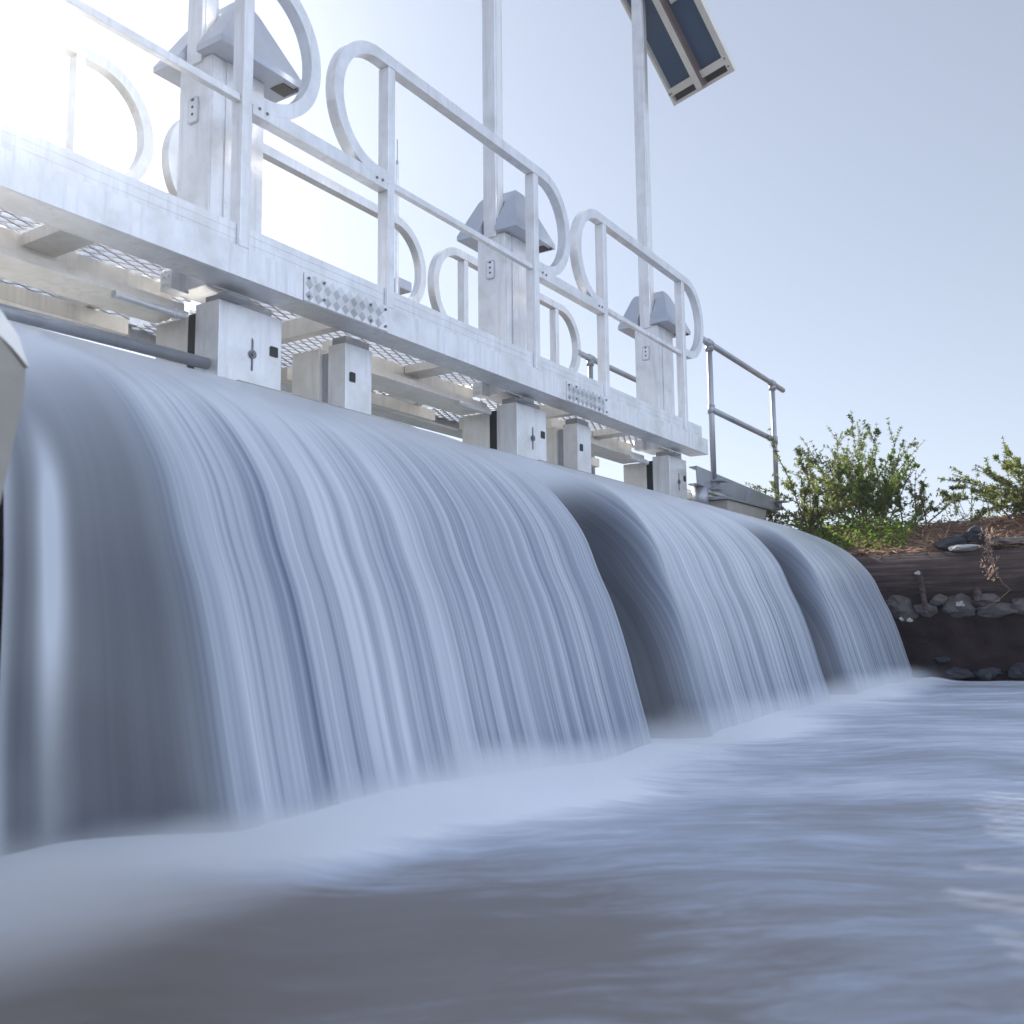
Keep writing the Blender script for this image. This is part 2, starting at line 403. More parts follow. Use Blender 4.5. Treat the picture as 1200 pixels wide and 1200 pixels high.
# ------------------------------------------------------------------ sluice gates: jambs, column and hood
def hood():
    bm = bmesh.new()
    def ring(x0, x1, y0, y1, z): return [bm.verts.new(p) for p in ((x0, y0, z), (x1, y0, z), (x1, y1, z), (x0, y1, z))]
    r0 = ring(1.612, 2.015, .105, .485, .888); r1 = ring(1.612, 2.015, .105, .485, .912)
    r2 = ring(1.745, 1.855, .185, .435, 1.135); r3 = ring(1.762, 1.838, .20, .42, 1.16)
    for a, b in ((r0, r1), (r1, r2), (r2, r3)):
        for i in range(4): bm.faces.new((a[i], a[(i + 1) % 4], b[(i + 1) % 4], b[i]))
    bm.faces.new(r3); bm.faces.new(r0[::-1])
    return bm
def gate(label):
    t = thing('sluice_gate', label, 'sluice gate', (0, 0, 0), 'sluice gates under the footbridge')
    # control column above the deck
    bm = bmesh.new()
    box(bm, 1.65, 1.90, .2, .375, .02, .887, bev=.004)
    link('control_column', bm, M_AL, t)
    bm = bmesh.new(); box(bm, 1.655, 1.697, .1955, .1995, .10, .88); box(bm, 1.715, 1.895, .194, .1995, .10, .885)
    for z in (.35, .82): tube(bm, [(1.725, .1925, z), (1.725, .196, z)], .006, 8)
    link('access_door', bm, M_AL, t)
    h = link('hood', hood(), M_HOOD, t)
    cut = link('cut', bx(1.5, 1.722, .240, .338, .8, 1.3), M_HOOD)        # slot the mast passes through
    md = h.modifiers.new('slot', 'BOOLEAN'); md.operation = 'DIFFERENCE'; md.object = cut; md.solver = 'EXACT'
    dg = bpy.context.evaluated_depsgraph_get(); me = bpy.data.meshes.new_from_object(h.evaluated_get(dg)); h.modifiers.clear(); h.data = me
    bpy.data.objects.remove(cut)
    bm = bmesh.new(); tube(bm, [(1.99, .12, .880), (1.99, .12, .8865)], .008, 8); box(bm, 1.93, 2.0, .13, .2, .8845, .8875)
    link('hood_catch', bm, M_BLACK, h)
    bm = bmesh.new()    # lock plate: rounded plate with key holes on the side of the column
    pts = []
    for cx, cz, a0 in ((.307, .735, 0), (.275, .735, 90), (.275, .655, 180), (.307, .655, 270)):
        for i in range(5):
            a = R(a0 + i * 22.5); pts.append((cx + .011 * math.cos(a), cz + .011 * math.sin(a)))
    prism_x(bm, pts, 1.6445, 1.6495)
    lp = link('lock_plate', bm, M_HOOD, t)
    bm = bmesh.new()
    prism_x(bm, [(.275 + (y - .291) * .82 + .016, .695 + (z - .695) * .86) for y, z in pts], 1.6425, 1.6444)
    link('lock_face', bm, M_AL, lp)
    bm = bmesh.new(); box(bm, 1.6405, 1.6424, .284, .298, .730, .738)
    for z in (.706, .678): tube(bm, [(1.641, .291, z), (1.6424, .291, z)], .006, 10)
    link('key_hole', bm, M_BLACK, lp)
    # jamb on the right of the opening, under the column
    j = link('gate_jamb', bx(1.670, 1.965, .15, .275, -.52, -.034, bev=.003), M_AL, t)
    link('gap_shade', bx(1.680, 1.945, .2755, .325, -.52, -.06), M_BLACK, j)  # black block painted in for the shaded gap behind the jamb
    link('guide_box', bx(1.675, 1.945, .3255, .50, -.52, -.066, bev=.003), M_ALD, j)
    bm = bmesh.new(); box(bm, 1.70, 1.93, .17, .26, -.0335, -.0005); box(bm, 1.66, 1.76, .10, .1495, -.031, -.018)
    link('head_bracket', bm, M_GALV, j)
    bm = bmesh.new(); tube(bm, [(1.822, .143, -.20), (1.822, .149, -.20)], .016, 16); tube(bm, [(1.822, .139, -.20), (1.822, .143, -.20)], .008, 12)
    prism_y(bm, [(1.819, -.26), (1.825, -.26), (1.826, -.15), (1.820, -.14)], .1465, .1495)
    link('latch', bm, M_BOLT, j)
    bm = bmesh.new(); prism_y(bm, [(1.908, -.185), (1.943, -.185), (1.945, -.182), (1.945, -.150), (1.943, -.147), (1.911, -.147), (1.906, -.152), (1.906, -.181)], .147, .1497)
    link('slot', bm, M_BLACK, j)
    # jamb on the left of the next opening
    x = P
    j = link('gate_jamb', bx(x + .387, x + .548, .15, .245, -.52, -.034, bev=.003), M_AL, t)
    link('gap_shade', bx(x + .397, x + .538, .2455, .285, -.52, -.06), M_GALV, j)  # grey block painted in for the shaded recess behind this jamb
    link('guide_box', bx(x + .377, x + .538, .2855, .44, -.52, -.040, bev=.003), M_ALD, j)
    bm = bmesh.new(); box(bm, x + .40, x + .54, .16, .235, -.0335, -.0005); link('head_bracket', bm, M_GALV, j)
    bm = bmesh.new(); prism_y(bm, [(x + .413, -.19), (x + .443, -.19), (x + .445, -.187), (x + .445, -.153), (x + .443, -.15), (x + .416, -.15), (x + .411, -.155), (x + .411, -.186)], .147, .1497)
    link('slot', bm, M_BLACK, j)
    bm = bmesh.new(); box(bm, x + .3875, x + .53, .150, .2, -.52, -.375); link('foot_clamp', bm, M_BLACK, j)
    return t
g0 = gate('second aluminium sluice gate with grey hood, mid bridge between the two tall bare masts')
gl = copy_tree(g0); gl.location.x = -P; gl['label'] = 'nearest aluminium sluice gate, its big hooded column beside the front left rail post'
g3 = copy_tree(g0); g3.location.x = P; g3['label'] = 'farthest sluice gate, its hooded column under the mast that carries the solar panel'
for ch in [x for x in bpy.data.objects if x.parent == g3 and x.name.startswith('gate_jamb')]:     # nothing stands beyond the last gate
    if min(v.co.x for v in ch.data.vertices) > P + .2:
        for s_ in [x for x in bpy.data.objects if x.parent == ch]: bpy.data.objects.remove(s_)
        bpy.data.objects.remove(ch)

# masts
def mast(x, top, label):
    t = thing('mast', label, 'mast', (x, 0, 0), 'square masts on the gate columns')
    link('shaft', bx(1.640, 1.715, .248, .330, .872, top, bev=.004), M_AL, t)
    bm = bmesh.new(); box(bm, 1.655, 1.700, .2445, .2477, .88, top); link('cover_strip', bm, M_ALB, t)
    bm = bmesh.new()
    link('cap', bx(1.642, 1.713, .250, .328, top + .0005, top + .006), M_BLACK, t)
    return t
mast(-P, 3.4, 'nearest square mast, rising through the hood at the front left rail post')
mast(0, 3.5, 'middle square mast standing alone, crossing the middle guard rail')
m3 = mast(P, 3.62, 'square aluminium mast that carries the tilted solar panel')

# ------------------------------------------------------------------ solar panel (bottom edge A-B measured, rising back towards the mast)
def solar():
    A = Vector((4.10, .243, 2.75)); B = Vector((3.90, -.311, 2.75)); e = (B - A); Wd = e.length; e.normalize()
    h = Vector((0, 0, 1)).cross(e); th = R(130); d = (h * math.cos(th) + Vector((0, 0, 1)) * math.sin(th)).normalized()
    n = e.cross(d)                       # towards the underside or top
    cam = Vector((-2.45, -2.48, -1.18))
    if (cam - A).dot(n) < 0: n = -n      # n now looks at the underside
    M = Matrix((e, d, n)).transposed().to_4x4(); M.translation = A
    t = thing('solar_panel', 'tilted blue-backed solar panel in a cream frame at the top of the farthest mast', 'solar panel')
    t.matrix_world = M
    L = 1.25; T = .045
    def b(name, x0, x1, y0, y1, z0, z1, m, p=None, bev=0): return link(name, bx(x0, x1, y0, y1, z0, z1, bev=bev), m, p or t)
    b('backsheet', .006, Wd - .006, .006, L - .006, -T, -T + .008, M_PANEL)
    fr = bmesh.new()
    box(fr, 0, .022, .0, L, -T + .0085, 0); box(fr, Wd - .05, Wd, .0, L, -T + .0085, 0)
    box(fr, .0225, Wd - .0505, .07, .125, -.012, .001); box(fr, .0225, Wd - .0505, 0, .022, -T + .0085, -.02); box(fr, .0225, Wd - .0505, L - .03, L, -T + .0085, 0)
    link('frame', fr, M_FRAME, t)
    f2 = bmesh.new(); box(f2, Wd * .44, Wd * .53, .02, L - .04, .0015, .028)
    sp = link('support_strut', f2, M_FRAME, t)
    f2 = bmesh.new(); box(f2, Wd * .5305, Wd * .56, .02, L - .04, -.03, .027); link('strut_web', f2, M_STRUT, sp)
    b('junction_label', Wd * .60, Wd * .72, .62, .82, -T + .0085, -T + .03, M_STICK)
    b('bottom_gap', .024, Wd - .052, .024, .069, -T + .0085, -T + .012, M_BLACK)
    for x, y in ((.011, .09), (Wd - .03, .11), (Wd - .03, .05), (.03, .09)): link('bolt', tube(bmesh.new(), [(x, y, .0), (x, y, .006)], .006, 8), M_BOLT, t)
    bm = bmesh.new(); tube(bm, [(Wd * .3, 1.0, -.03), (Wd * .36, .98, .04), (Wd * .42, .90, .06), (Wd * .45, .84, .03)], .006, 8); link('cable', bm, M_BLACK, t)
    bm = bmesh.new(); tube(bm, [(Wd * .38, .72, -T + .014), (Wd * .38, .90, -T + .014)], .004, 6); link('cable_strip', bm, M_STICK, t)
    # bracket from strut to mast head
    Mi = M.inverted()
    p = Mi @ Vector((P + 1.68, .29, 3.585)); q = Vector((Wd * .485, min(L - .1, p.y), .03))
    bm = bmesh.new(); tube(bm, [p, q], .018, 10); link('mast_bracket', bm, M_AL, t)
    return t
solar()

# round pipe across the nearest opening
bm = bmesh.new(); tube(bm, [(-1.94, .2, -.285), (-.262, .2, -.262)], .021, 20)
tag(link('crossing_pipe', bm, M_GALV, smooth=True), 'round grey pipe running under the deck to the nearest gate jamb at left', 'pipe')

# ------------------------------------------------------------------ weir body
weir = thing('weir_wall', 'concrete weir sill and piers under the gates, mostly hidden by the falling water', 'weir')
link('core', bx(-1.72, 4.18, -.55, .55, -1.75, -.62), M_CONCD, weir)
for x0, x1 in ((-.31, .60), (1.61, 2.53), (3.53, 4.20), (-2.2, -1.37)):
    bm = bmesh.new(); prism_x(bm, [(.6, -.350), (-.02, -.362), (-.30, -.50), (-.36, -1.75), (.6, -1.75)], x0, x1)
    link('pier', bm, M_CONC, weir)

# ------------------------------------------------------------------ the three waterfalls
PROF = [(.50, -.385), (.30, -.387), (.10, -.393), (-.10, -.415), (-.30, -.463), (-.48, -.520), (-.62, -.578), (-.72, -.624), (-.80, -.668), (-.88, -.722), (-.96, -.802), (-1.03, -.900), (-1.08, -1.02), (-1.125, -1.12), (-1.165, -1.24), (-1.20, -1.37), (-1.235, -1.50), (-1.26, -1.62)]
def prof_pt(s):
    f = s * (len(PROF) - 1); i = min(int(f), len(PROF) - 2); t = f - i
    p = [PROF[max(0, min(len(PROF) - 1, i + q))] for q in (-1, 0, 1, 2)]
    def cr(k): return .5 * ((2 * p[1][k]) + (-p[0][k] + p[2][k]) * t + (2 * p[0][k] - 5 * p[1][k] + 4 * p[2][k] - p[3][k]) * t * t + (-p[0][k] + 3 * p[1][k] - 3 * p[2][k] + p[3][k]) * t ** 3)
    return cr(0), cr(1)
def sst(a, b, x):
    t = max(0, min(1, (x - a) / (b - a))); return t * t * (3 - 2 * t)
def fall(x0, x1, seed, label, hollow, inset):
    nu, nv = 300, 90; bm = bmesh.new(); uvl = bm.loops.layers.uv.new('UVMap'); fl = bm.verts.layers.float.new('foam_sheen'); sl = bm.verts.layers.float.new('strand')
    W = x1 - x0; grid = []; arc = [0]
    base = [prof_pt(j / nv) for j in range(nv + 1)]
    for a, b in zip(base, base[1:]): arc.append(arc[-1] + math.hypot(b[0] - a[0], b[1] - a[1]))
    for i in range(nu + 1):
        u = i / nu; d = u * W; row = []
        for j in range(nv + 1):
            y, z = base[j]; s = j / nv
            hw = hollow * (1 + (.38 * (1 - sst(.42, .88, s)) if seed > 1 else 0))
            hol = 1 - sst(hw * .25, hw, d)              # set back towards the pier on the left
            drop = sst(.25, .55, s)
            y2 = y + inset * hol * ((.10 + .90 * sst(.50, 1.0, s)) if seed == 1 else (.25 + .75 * drop)); z2 = z - (.03 if seed == 1 else .105) * hol * (1 - sst(.55, .85, s)) * sst(.05, .3, s)
            rim = max(0, 1 - (W - d) / .05); y2 += .03 * rim ** 2; 
            # rounded bead at the left lip of the clear zone
            bead = math.exp(-((d - hw) / .06) ** 2); y2 -= .02 * bead * drop
            k = mn.noise(Vector((d * 22 + seed * 7, s * .9, seed))) * .0012 + mn.noise(Vector((d * 5 + seed * 3, s * 1.1, 5 + seed))) * .006
            y2 -= k * sst(.35, .9, s); z2 += k * .5 * sst(.2, .5, s) * (1 - sst(.5, .7, s))
            x = x0 + d - (.02 * sst(.55, 1, s) * (1 - sst(0, .2, d)) if seed == 1 else 0) + .008 * mn.noise(Vector((d * 5, s * 2, seed + 9))) * (0 if i in (0, nu) else 1)
            v = bm.verts.new((x, y2, z2))
            body = sst(.36, .60, s)                                  # 0 over the smooth glassy crest, 1 in the falling sheet
            clear = 1 - sst(hw * .70, hw * 1.25, d)          # unaerated water by the pier
            wide_ = mn.noise(Vector((d * 2.1 + seed * 11, s * .4, 3.3)))
            fo = 1.0 * (1 - body) + body * (.50 + .16 * wide_ - .10 * sst(.80, 1, s) + (0.10 if seed > 1 else .0))  # white crest: grazing sky reflection painted into the value
            fo += .27 * math.exp(-((s - .54) / .11) ** 2) * (1 - .8 * clear) * (.75 + .5 * wide_)  # painted highlight on the shoulder below the crest
            st = .12 * (1 - body) + body * (1.15 - .25 * sst(.85, 1, s))
            cb = sst(.42, .80, s); fo *= 1 - clear * (.66 * cb if seed == 1 else .10 + .86 * body); st *= 1 - .93 * clear
            fo += (.25 if seed > 1 else .05) * math.exp(-((d - hw * 1.15) / .045) ** 2) * body
            if seed == 1:
                fo += .45 * math.exp(-(d / .014) ** 2) * body        # thin white lip on the left
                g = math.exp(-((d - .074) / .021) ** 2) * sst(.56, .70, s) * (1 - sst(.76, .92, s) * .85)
                fo += 1.0 * g  # gleam of light on the sheet, painted in as whiteness
                fo += .30 * math.exp(-((d - .25 - .08 * s) / .018) ** 2) * body
                fo -= .10 * math.exp(-((d - .55) / .12) ** 2) * body * sst(.7, 1, s)
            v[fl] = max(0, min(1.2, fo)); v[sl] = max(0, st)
            row.append(v)
        grid.append(row)
    for i in range(nu):
        for j in range(nv):
            f = bm.faces.new((grid[i][j], grid[i + 1][j], grid[i + 1][j + 1], grid[i][j + 1])); f.smooth = True
            for l, (a, b) in zip(f.loops, ((i, j), (i + 1, j), (i + 1, j + 1), (i, j + 1))):
                l[uvl].uv = (a / nu * W + seed * 5.3, arc[b] + seed)
    # return faces down both sides and behind: the sheet is a body of water with a thickness
    return tag(link('waterfall', bm, M_FALL, smooth=True), label, 'waterfall', 'silky waterfalls over the weir')
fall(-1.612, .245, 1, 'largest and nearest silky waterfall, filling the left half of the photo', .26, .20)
fall(.262, 2.20, 2, 'middle silky waterfall, between the large near fall and the small far one', .35, .34)
fall(2.215, 4.15, 3, 'smallest and farthest silky waterfall, ending at the dark log bank', .35, .34)

# ------------------------------------------------------------------ pool and channel
def pool():
    bm = bmesh.new(); fl = bm.verts.layers.float.new('foam_sheen')
    def axis(lo, hi, step, far):
        v = []; x = lo
        while x < hi: v.append(x); x += step
        s = step
        out = [hi]
        while out[-1] < far[1]: s *= 1.35; out.append(out[-1] + s)
        pre = [lo]; s = step
        while pre[-1] > far[0]: s *= 1.35; pre.append(pre[-1] - s)
        return pre[:0:-1] + v + out
    xs = axis(-3.2, 5.0, .045, (-60, 40)); ys = axis(-4.5, -.9, .03, (-90, -.3))
    rows = []
    for x in xs:
        row = []
        for y in ys:
            fx = (x + 1.66) if x < .25 else (x - .26 if x < 2.2 else x - 2.21)
            foot = -1.245 + (.20 if x < .25 else .10) * (1 - sst(0, .30 if x < .25 else .42, fx))
            d = max(0, foot - y)                       # distance in front of the foot of the falls
            inn = 1 - sst(4.15, 4.6, x)
            nb = mn.noise(Vector((x * 1.7, y * 2.2, 9)))
            boil = (1 - sst(.06 + .06 * nb, .34 + .15 * nb, d)) * inn * sst(-3.2, -2.4, x) * sst(-.2, .05, -1.0 - y)
            h = .006 * mn.noise(Vector((x * 2.2, y * 3.0, 1))) + .012 * mn.noise(Vector((x * .8, y * 1.0, 4))) 
            left = 1 - sst(-1.0, .1, x)
            h += boil * (.012 + .03 * left + .02 * mn.noise(Vector((x * 2.5, y * 1.5, 7))))
            h *= 1 - sst(8, 30, abs(y))
            v = bm.verts.new((x, y, WATER + h))
            near = 1 - sst(-1.3, .3, x)
            f = .40 + boil * (.20 + .65 * near) + .33 * sst(-.05, 1.1, (x + 1.75) - .6 * (y + 1.3)) + .10 * nb  # long ramp is painted reflection: sky-bright right, fall-dark left
            f -= .10 * near * sst(.3, .6, d)
            for bx_, bd, ba in ((.75, .10, .35), (2.6, .10, .30), (-.3, .22, .18)):   # foam bursts where two sheets meet
                f += ba * math.exp(-((x - bx_) / .35) ** 2 - ((d - bd) / .16) ** 2)
            # thin bright line of foam along the foot of the bank
            f += .5 * math.exp(-((x - 4.12) / .07) ** 2) * (1 - sst(-1.5, -1.2, y))
            v[fl] = max(0, min(1.1, f))
            row.append(v)
        rows.append(row)
    for a, b in zip(rows, rows[1:]):
        for j in range(len(a) - 1): bm.faces.new((a[j], b[j], b[j + 1], a[j + 1]))
    o = link('pool_water', bm, M_POOL, smooth=True); o['kind'] = 'structure'
pool()
bm = bmesh.new(); vs = [bm.verts.new(p) for p in ((-1.9, .5, -.372), (4.3, .5, -.372), (4.3, 120, -.372), (-1.9, 120, -.372))]; bm.faces.new(vs)
link('channel_water', bm, simple('still water', (.04, .05, .05), .08, 0, .1, 3, .15, .02))['kind'] = 'structure'

# ------------------------------------------------------------------ ground: banks round the channel and pool, out to the horizon
def height(x, y):
    # inside channel / pool -> bed
    n = .05 * mn.noise(Vector((x * 1.3, y * 1.3, 0))) + .02 * mn.noise(Vector((x * 5, y * 5, 0)))
    top = -.735 + .27 * sst(4.35, 5.4, x) + n * sst(4.3, 4.7, x)
    right = sst(4.22, 4.32, x)
    leftb = 1 - sst(-2.5, -1.95, x) if y > -.6 else 1 - sst(-8, -5.5, x)
    dn = 1 - sst(-30, -26, y)                          # far side of the pool
    w = max(right, leftb, dn)
    if y > .55 and x < 3.0 and x > -2.5: w = max(1 - sst(-2.3, -2.0, x), right)
    if x < 4.1: top = -.5 + n
    return -1.95 + (top + 1.95) * w
def ground():
    bm = bmesh.new()
    xs = [-600, -250, -100, -50, -25, -14, -9, -7, -5.8, -5, -4, -3, -2.5, -2.3, -2.1, -1.95, 0, 2, 3.5, 4.2, 4.23, 4.27, 4.31] + [4.35 + .09 * i for i in range(45)] + [8.6, 9.2, 10, 12, 15, 20, 30, 50, 100, 250, 600]
    ys = [-600, -250, -100, -50, -32, -30, -28, -26, -20, -12, -8] + [-6 + .15 * i for i in range(65)] + [4, 5, 7, 10, 15, 25, 50, 100, 250, 600]
    rows = [[bm.verts.new((x, y, height(x, y))) for y in ys] for x in xs]
    for a, b in zip(rows, rows[1:]):
        for j in range(len(a) - 1): bm.faces.new((a[j], b[j], b[j + 1], a[j + 1]))
    o = link('ground', bm, M_DIRT, smooth=True); o['kind'] = 'structure'
ground()

# left wing wall with sloping coping
bm = bmesh.new(); prism_y(bm, [(-2.35, -.635), (-1.90, -.722), (-1.78, -.800), (-1.743, -.838), (-1.744, -.874), (-1.768, -1.019), (-1.83, -1.2), (-2.35, -1.35)], -1.25, -1.08)
ww = thing('wing_wall', 'pale concrete wing wall at the left edge beside the nearest waterfall', 'wall')
link('wall_block', bm, M_CONC, ww)
bm = bmesh.new(); prism_y(bm, [(-2.36, -.60), (-1.90, -.684), (-1.782, -.767), (-1.757, -.795), (-1.741, -.834), (-1.765, -.812), (-1.90, -.719), (-2.36, -.632)], -1.254, -1.07)
link('coping', bm, M_ALD, ww)
link('lower_wall', bx(-2.6, -1.665, -.42, .6, -1.9, -.66), M_CONCG, ww)
link('foundation', bx(-2.6, -1.80, -1.12, -.421, -1.9, -.75), M_CONCG, ww)

# ------------------------------------------------------------------ galvanised approach walkway
def pipe_rail(name, label, x0, x1, y, posts, zs, zb, ztop):
    t = thing(name, label, 'handrail', (0, 0, 0))
    for i, (z, a, b) in enumerate(zs):
        bm = bmesh.new(); tube(bm, [(a, y, z), (b, y, z)], .022, 16)
        link('top_rail' if i == 0 else 'mid_rail', bm, M_GALV, t, smooth=True)
    for x, zb_ in posts:
        bm = bmesh.new(); tube(bm, [(x, y, zb_), (x, y, ztop - .025)], .0205, 16)
        p = link('post', bm, M_GALV, t, smooth=True)
        bm = bmesh.new(); tube(bm, [(x, y, ztop - .06), (x, y, ztop - .02)], .029, 16); tube(bm, [(x - .035, y, ztop), (x + .035, y, ztop)], .0285, 16)
        tube(bm, [(x - .02, y - .034, ztop - .045), (x - .02, y - .018, ztop - .045)], .007, 6)
        link('fitting', bm, M_GALV, p, smooth=True)
        for z, a, b in zs[1:]:
            if a - .1 < x < b + .1: link('fitting', tube(bmesh.new(), [(x, y, z - .03), (x, y, z + .03)], .027, 16), M_GALV, p, smooth=True)
    return t
pipe_rail('pipe_handrail', 'galvanised pipe handrail beyond the end of the footbridge, in front of the shrubs', 3.9, 5.9, .05,
          [(4.15, -.14), (5.60, -.22)], [(.868, 3.92, 5.90), (.372, 4.15, 5.60)], -.2, .868)
pipe_rail('pipe_handrail', 'galvanised pipe handrail on the far side, seen low between the last rails', 3.9, 5.6, 1.0,
          [(4.08, -.14), (5.5, -.2)], [(.892, 3.88, 5.62), (.40, 4.08, 5.5)], -.2, .892)
walk = thing('approach_walkway', 'low galvanised walkway with steel grating just past the end of the footbridge', 'walkway')
def chan(y):
    bm = bmesh.new(); prism_y(bm, [(3.83, -.085), (5.62, -.135), (5.62, -.245), (3.84, -.205)], y, y + .008)
    prism_y(bm, [(3.84, -.2055), (5.62, -.2455), (5.62, -.253), (3.84, -.213)], y, y + .07)
    prism_y(bm, [(3.84, -.0855), (5.62, -.1355), (5.62, -.143), (3.84, -.093)], y + .0085, y + .06)
    return bm
link('side_channel', chan(.05), M_GALV, walk); link('side_channel', chan(.95), M_GALV, walk)
for x in (4.15, 5.60):
    bm = bmesh.new(); box(bm, x - .06, x + .06, -.035, .049, -.165, -.155); box(bm, x - .035, x + .035, .020, .0495, -.21, -.166); box(bm, x - .05, x + .05, -.0, .0495, -.222, -.2135)
    link('post_foot', bm, M_GALV, walk)
bm = bmesh.new(); prism_y(bm, [(4.83, -.235), (4.95, -.235), (4.89, -.125)], .035, .0495); link('stiffener', bm, M_GALV, walk)
bm = bmesh.new()
for i in range(19):
    y = .06 + i * .047; box(bm, 3.98, 5.6, y, y + .004, -.245, -.217)
for i in range(34):
    x = 3.99 + i * .048; box(bm, x, x + .006, .06, .91, -.2475, -.240)
link('grating', bm, M_ALB, walk)
abut = thing('abutment', 'small concrete abutment under the walkway at the last waterfall', 'abutment')
bm = bmesh.new(); prism_y(bm, [(4.14, -.30), (5.0, -.29), (4.95, -.42), (4.30, -.62), (4.14, -.62)], -.05, .5); link('block', bm, M_CONC, abut)
bm = bmesh.new(); prism_y(bm, [(4.1, -.275), (5.1, -.265), (5.1, -.285), (4.1, -.297)], -.07, .5); link('steel_edge', bm, M_GALV, abut)
bm = bmesh.new(); tube(bm, [(4.0, .1, -.36), (4.0, .1, -.215)], .06, 20); link('drum_foot', bm, M_GALV, abut, smooth=True)

# ------------------------------------------------------------------ log bank on the right
def lump(bm, c, s, seed, sub=2, rough=.28, flat=.0):
    r = bmesh.ops.create_icosphere(bm, subdivisions=sub, radius=1)
    pl = [Vector((random.uniform(-1, 1), random.uniform(-1, 1), random.uniform(-1, 1))).normalized() for _ in range(9)]
    cut = [random.uniform(.55, .85) for _ in pl]
    rz = Matrix.Rotation(random.uniform(0, 6.28), 3, 'Z')
    for v in r['verts']:
        p = v.co.copy()
        for n, k in zip(pl, cut):
            dd = p.dot(n)
            if dd > k: p -= n * (dd - k)
        p += v.co * rough * mn.noise(v.co * 2 + Vector((seed, 0, 0)))
        p += v.co * .06 * mn.noise(v.co * 7 + Vector((seed, 3, 0)))
        p = rz @ p
        v.co = Vector(c) + Vector((p.x * s[0], p.y * s[1], p.z * s[2]))
def log(y0, y1, xc, zc, r, label, seed):
    bm = bmesh.new(); rings = []; n = 40; m = 60
    for i in range(m + 1):
        f = i / m; y = y0 + (y1 - y0) * f; ring = []
        for k in range(n):
            a = k * 2 * math.pi / n
            rr = r * (1 + .07 * mn.noise(Vector((math.cos(a) * 1.5, y * .9, math.sin(a) * 1.5 + seed))) + .06 * mn.noise(Vector((math.cos(a) * 7, y * .8, math.sin(a) * 7 + seed))))
            ring.append(bm.verts.new((xc + rr * math.cos(a) * .8, y, zc + rr * math.sin(a))))
        rings.append(ring)
    for a, b in zip(rings, rings[1:]):
        for k in range(n): bm.faces.new((a[k], a[(k + 1) % n], b[(k + 1) % n], b[k]))
    bm.faces.new(rings[0]); bm.faces.new(rings[-1][::-1])
    return tag(link('log', bm, M_LOG, smooth=True), label, 'log')
log(-5.0, -.35, 4.34, -.905, .172, 'long weathered log lying across the top of the bank at right', 2)
tag(link('stake', tube(bmesh.new(), [(4.14, -1.33, -1.13), (4.17, -1.30, -.86)], [.016, .019], 8), M_LOG), 'thin upright stake driven in front of the log near the last waterfall', 'stake')
tag(link('stake', tube(bmesh.new(), [(4.15, -1.63, -1.06), (4.16, -1.63, -.98)], [.022, .024], 8), M_LOG), 'short stub of a stake under the log, above the middle rocks', 'stake')
# retaining face under the rocks
def bankface():
    bm = bmesh.new(); rows = []
    for i in range(240):
        y = -6 + i * .025; row = []
        for j in range(45):
            z = -1.95 + j * .0237
            row.append(bm.verts.new((4.235 - .05 * (1 - j / 44) + .06 * mn.noise(Vector((y * 2.5, z * 4, 1))) + .03 * mn.noise(Vector((y * 8, z * 11, 4))), y, z)))
        rows.append(row)
    for a, b in zip(rows, rows[1:]):
        for j in range(44): bm.faces.new((a[j], b[j], b[j + 1], a[j + 1]))
    return link('bank_face', bm, simple('dark wet soil', (.018, .008, .007), .8, 0, .5, 10, .8, .03), smooth=True)
bankface()['kind'] = 'structure'
rocks = [(-.95, -1.05, .10, .075), (-1.17, -1.09, .12, .10), (-1.33, -1.10, .09, .075), (-1.40, -1.05, .06, .05), (-1.52, -1.08, .12, .095), (-1.66, -1.05, .085, .055), (-1.74, -1.115, .15, .06), (-1.87, -1.08, .09, .075), (-2.03, -1.08, .11, .09), (-2.22, -1.09, .12, .09), (-2.45, -1.08, .13, .09)]
rl = ['small grey rock under the log, touching the last waterfall', 'pointed grey rock under the log just right of the last waterfall', 'low grey rock right of the thin stake', 'small round rock tucked high under the log', 'big lumpy rock with a white fleck, mid row under the log',
      'small rock resting high beside the stake stub', 'long flat pale rock in the row under the log', 'rock right of the long flat one under the log', 'rightmost rock of the row in view under the log', 'rock under the log beyond the right photo edge', 'last rock under the log beyond the photo edge']
for i, (y, z, w, h) in enumerate(rocks):
    bm = bmesh.new(); lump(bm, (0, 0, 0), (.08, w * 1.02, h * .88), i * 3.1, 3)
    tag(link('rock', bm, M_ROCK, loc=(4.215, y, z)), rl[i], 'rock', 'rocks wedged under the log')
for i, (y, z, w, h) in enumerate([(-1.25, -1.52, .12, .05), (-1.50, -1.50, .12, .055), (-1.66, -1.50, .10, .06), (-1.84, -1.48, .12, .07), (-1.40, -1.42, .07, .03)]):
    bm = bmesh.new(); lump(bm, (0, 0, 0), (.08, w * .8, h * .7), 40 + i * 2.3, 3)
    tag(link('rock', bm, M_ROCKD, loc=(4.15, y, z)), ['dark wet rock at the waterline beside the last waterfall', 'dark wet rock at the waterline, second from the last waterfall', 'dark wet rock at the waterline, third from the last waterfall', 'dark wet rock at the waterline by the right photo edge', 'small flat rock halfway down the dark bank'][i], 'rock', 'dark rocks at the waterline')
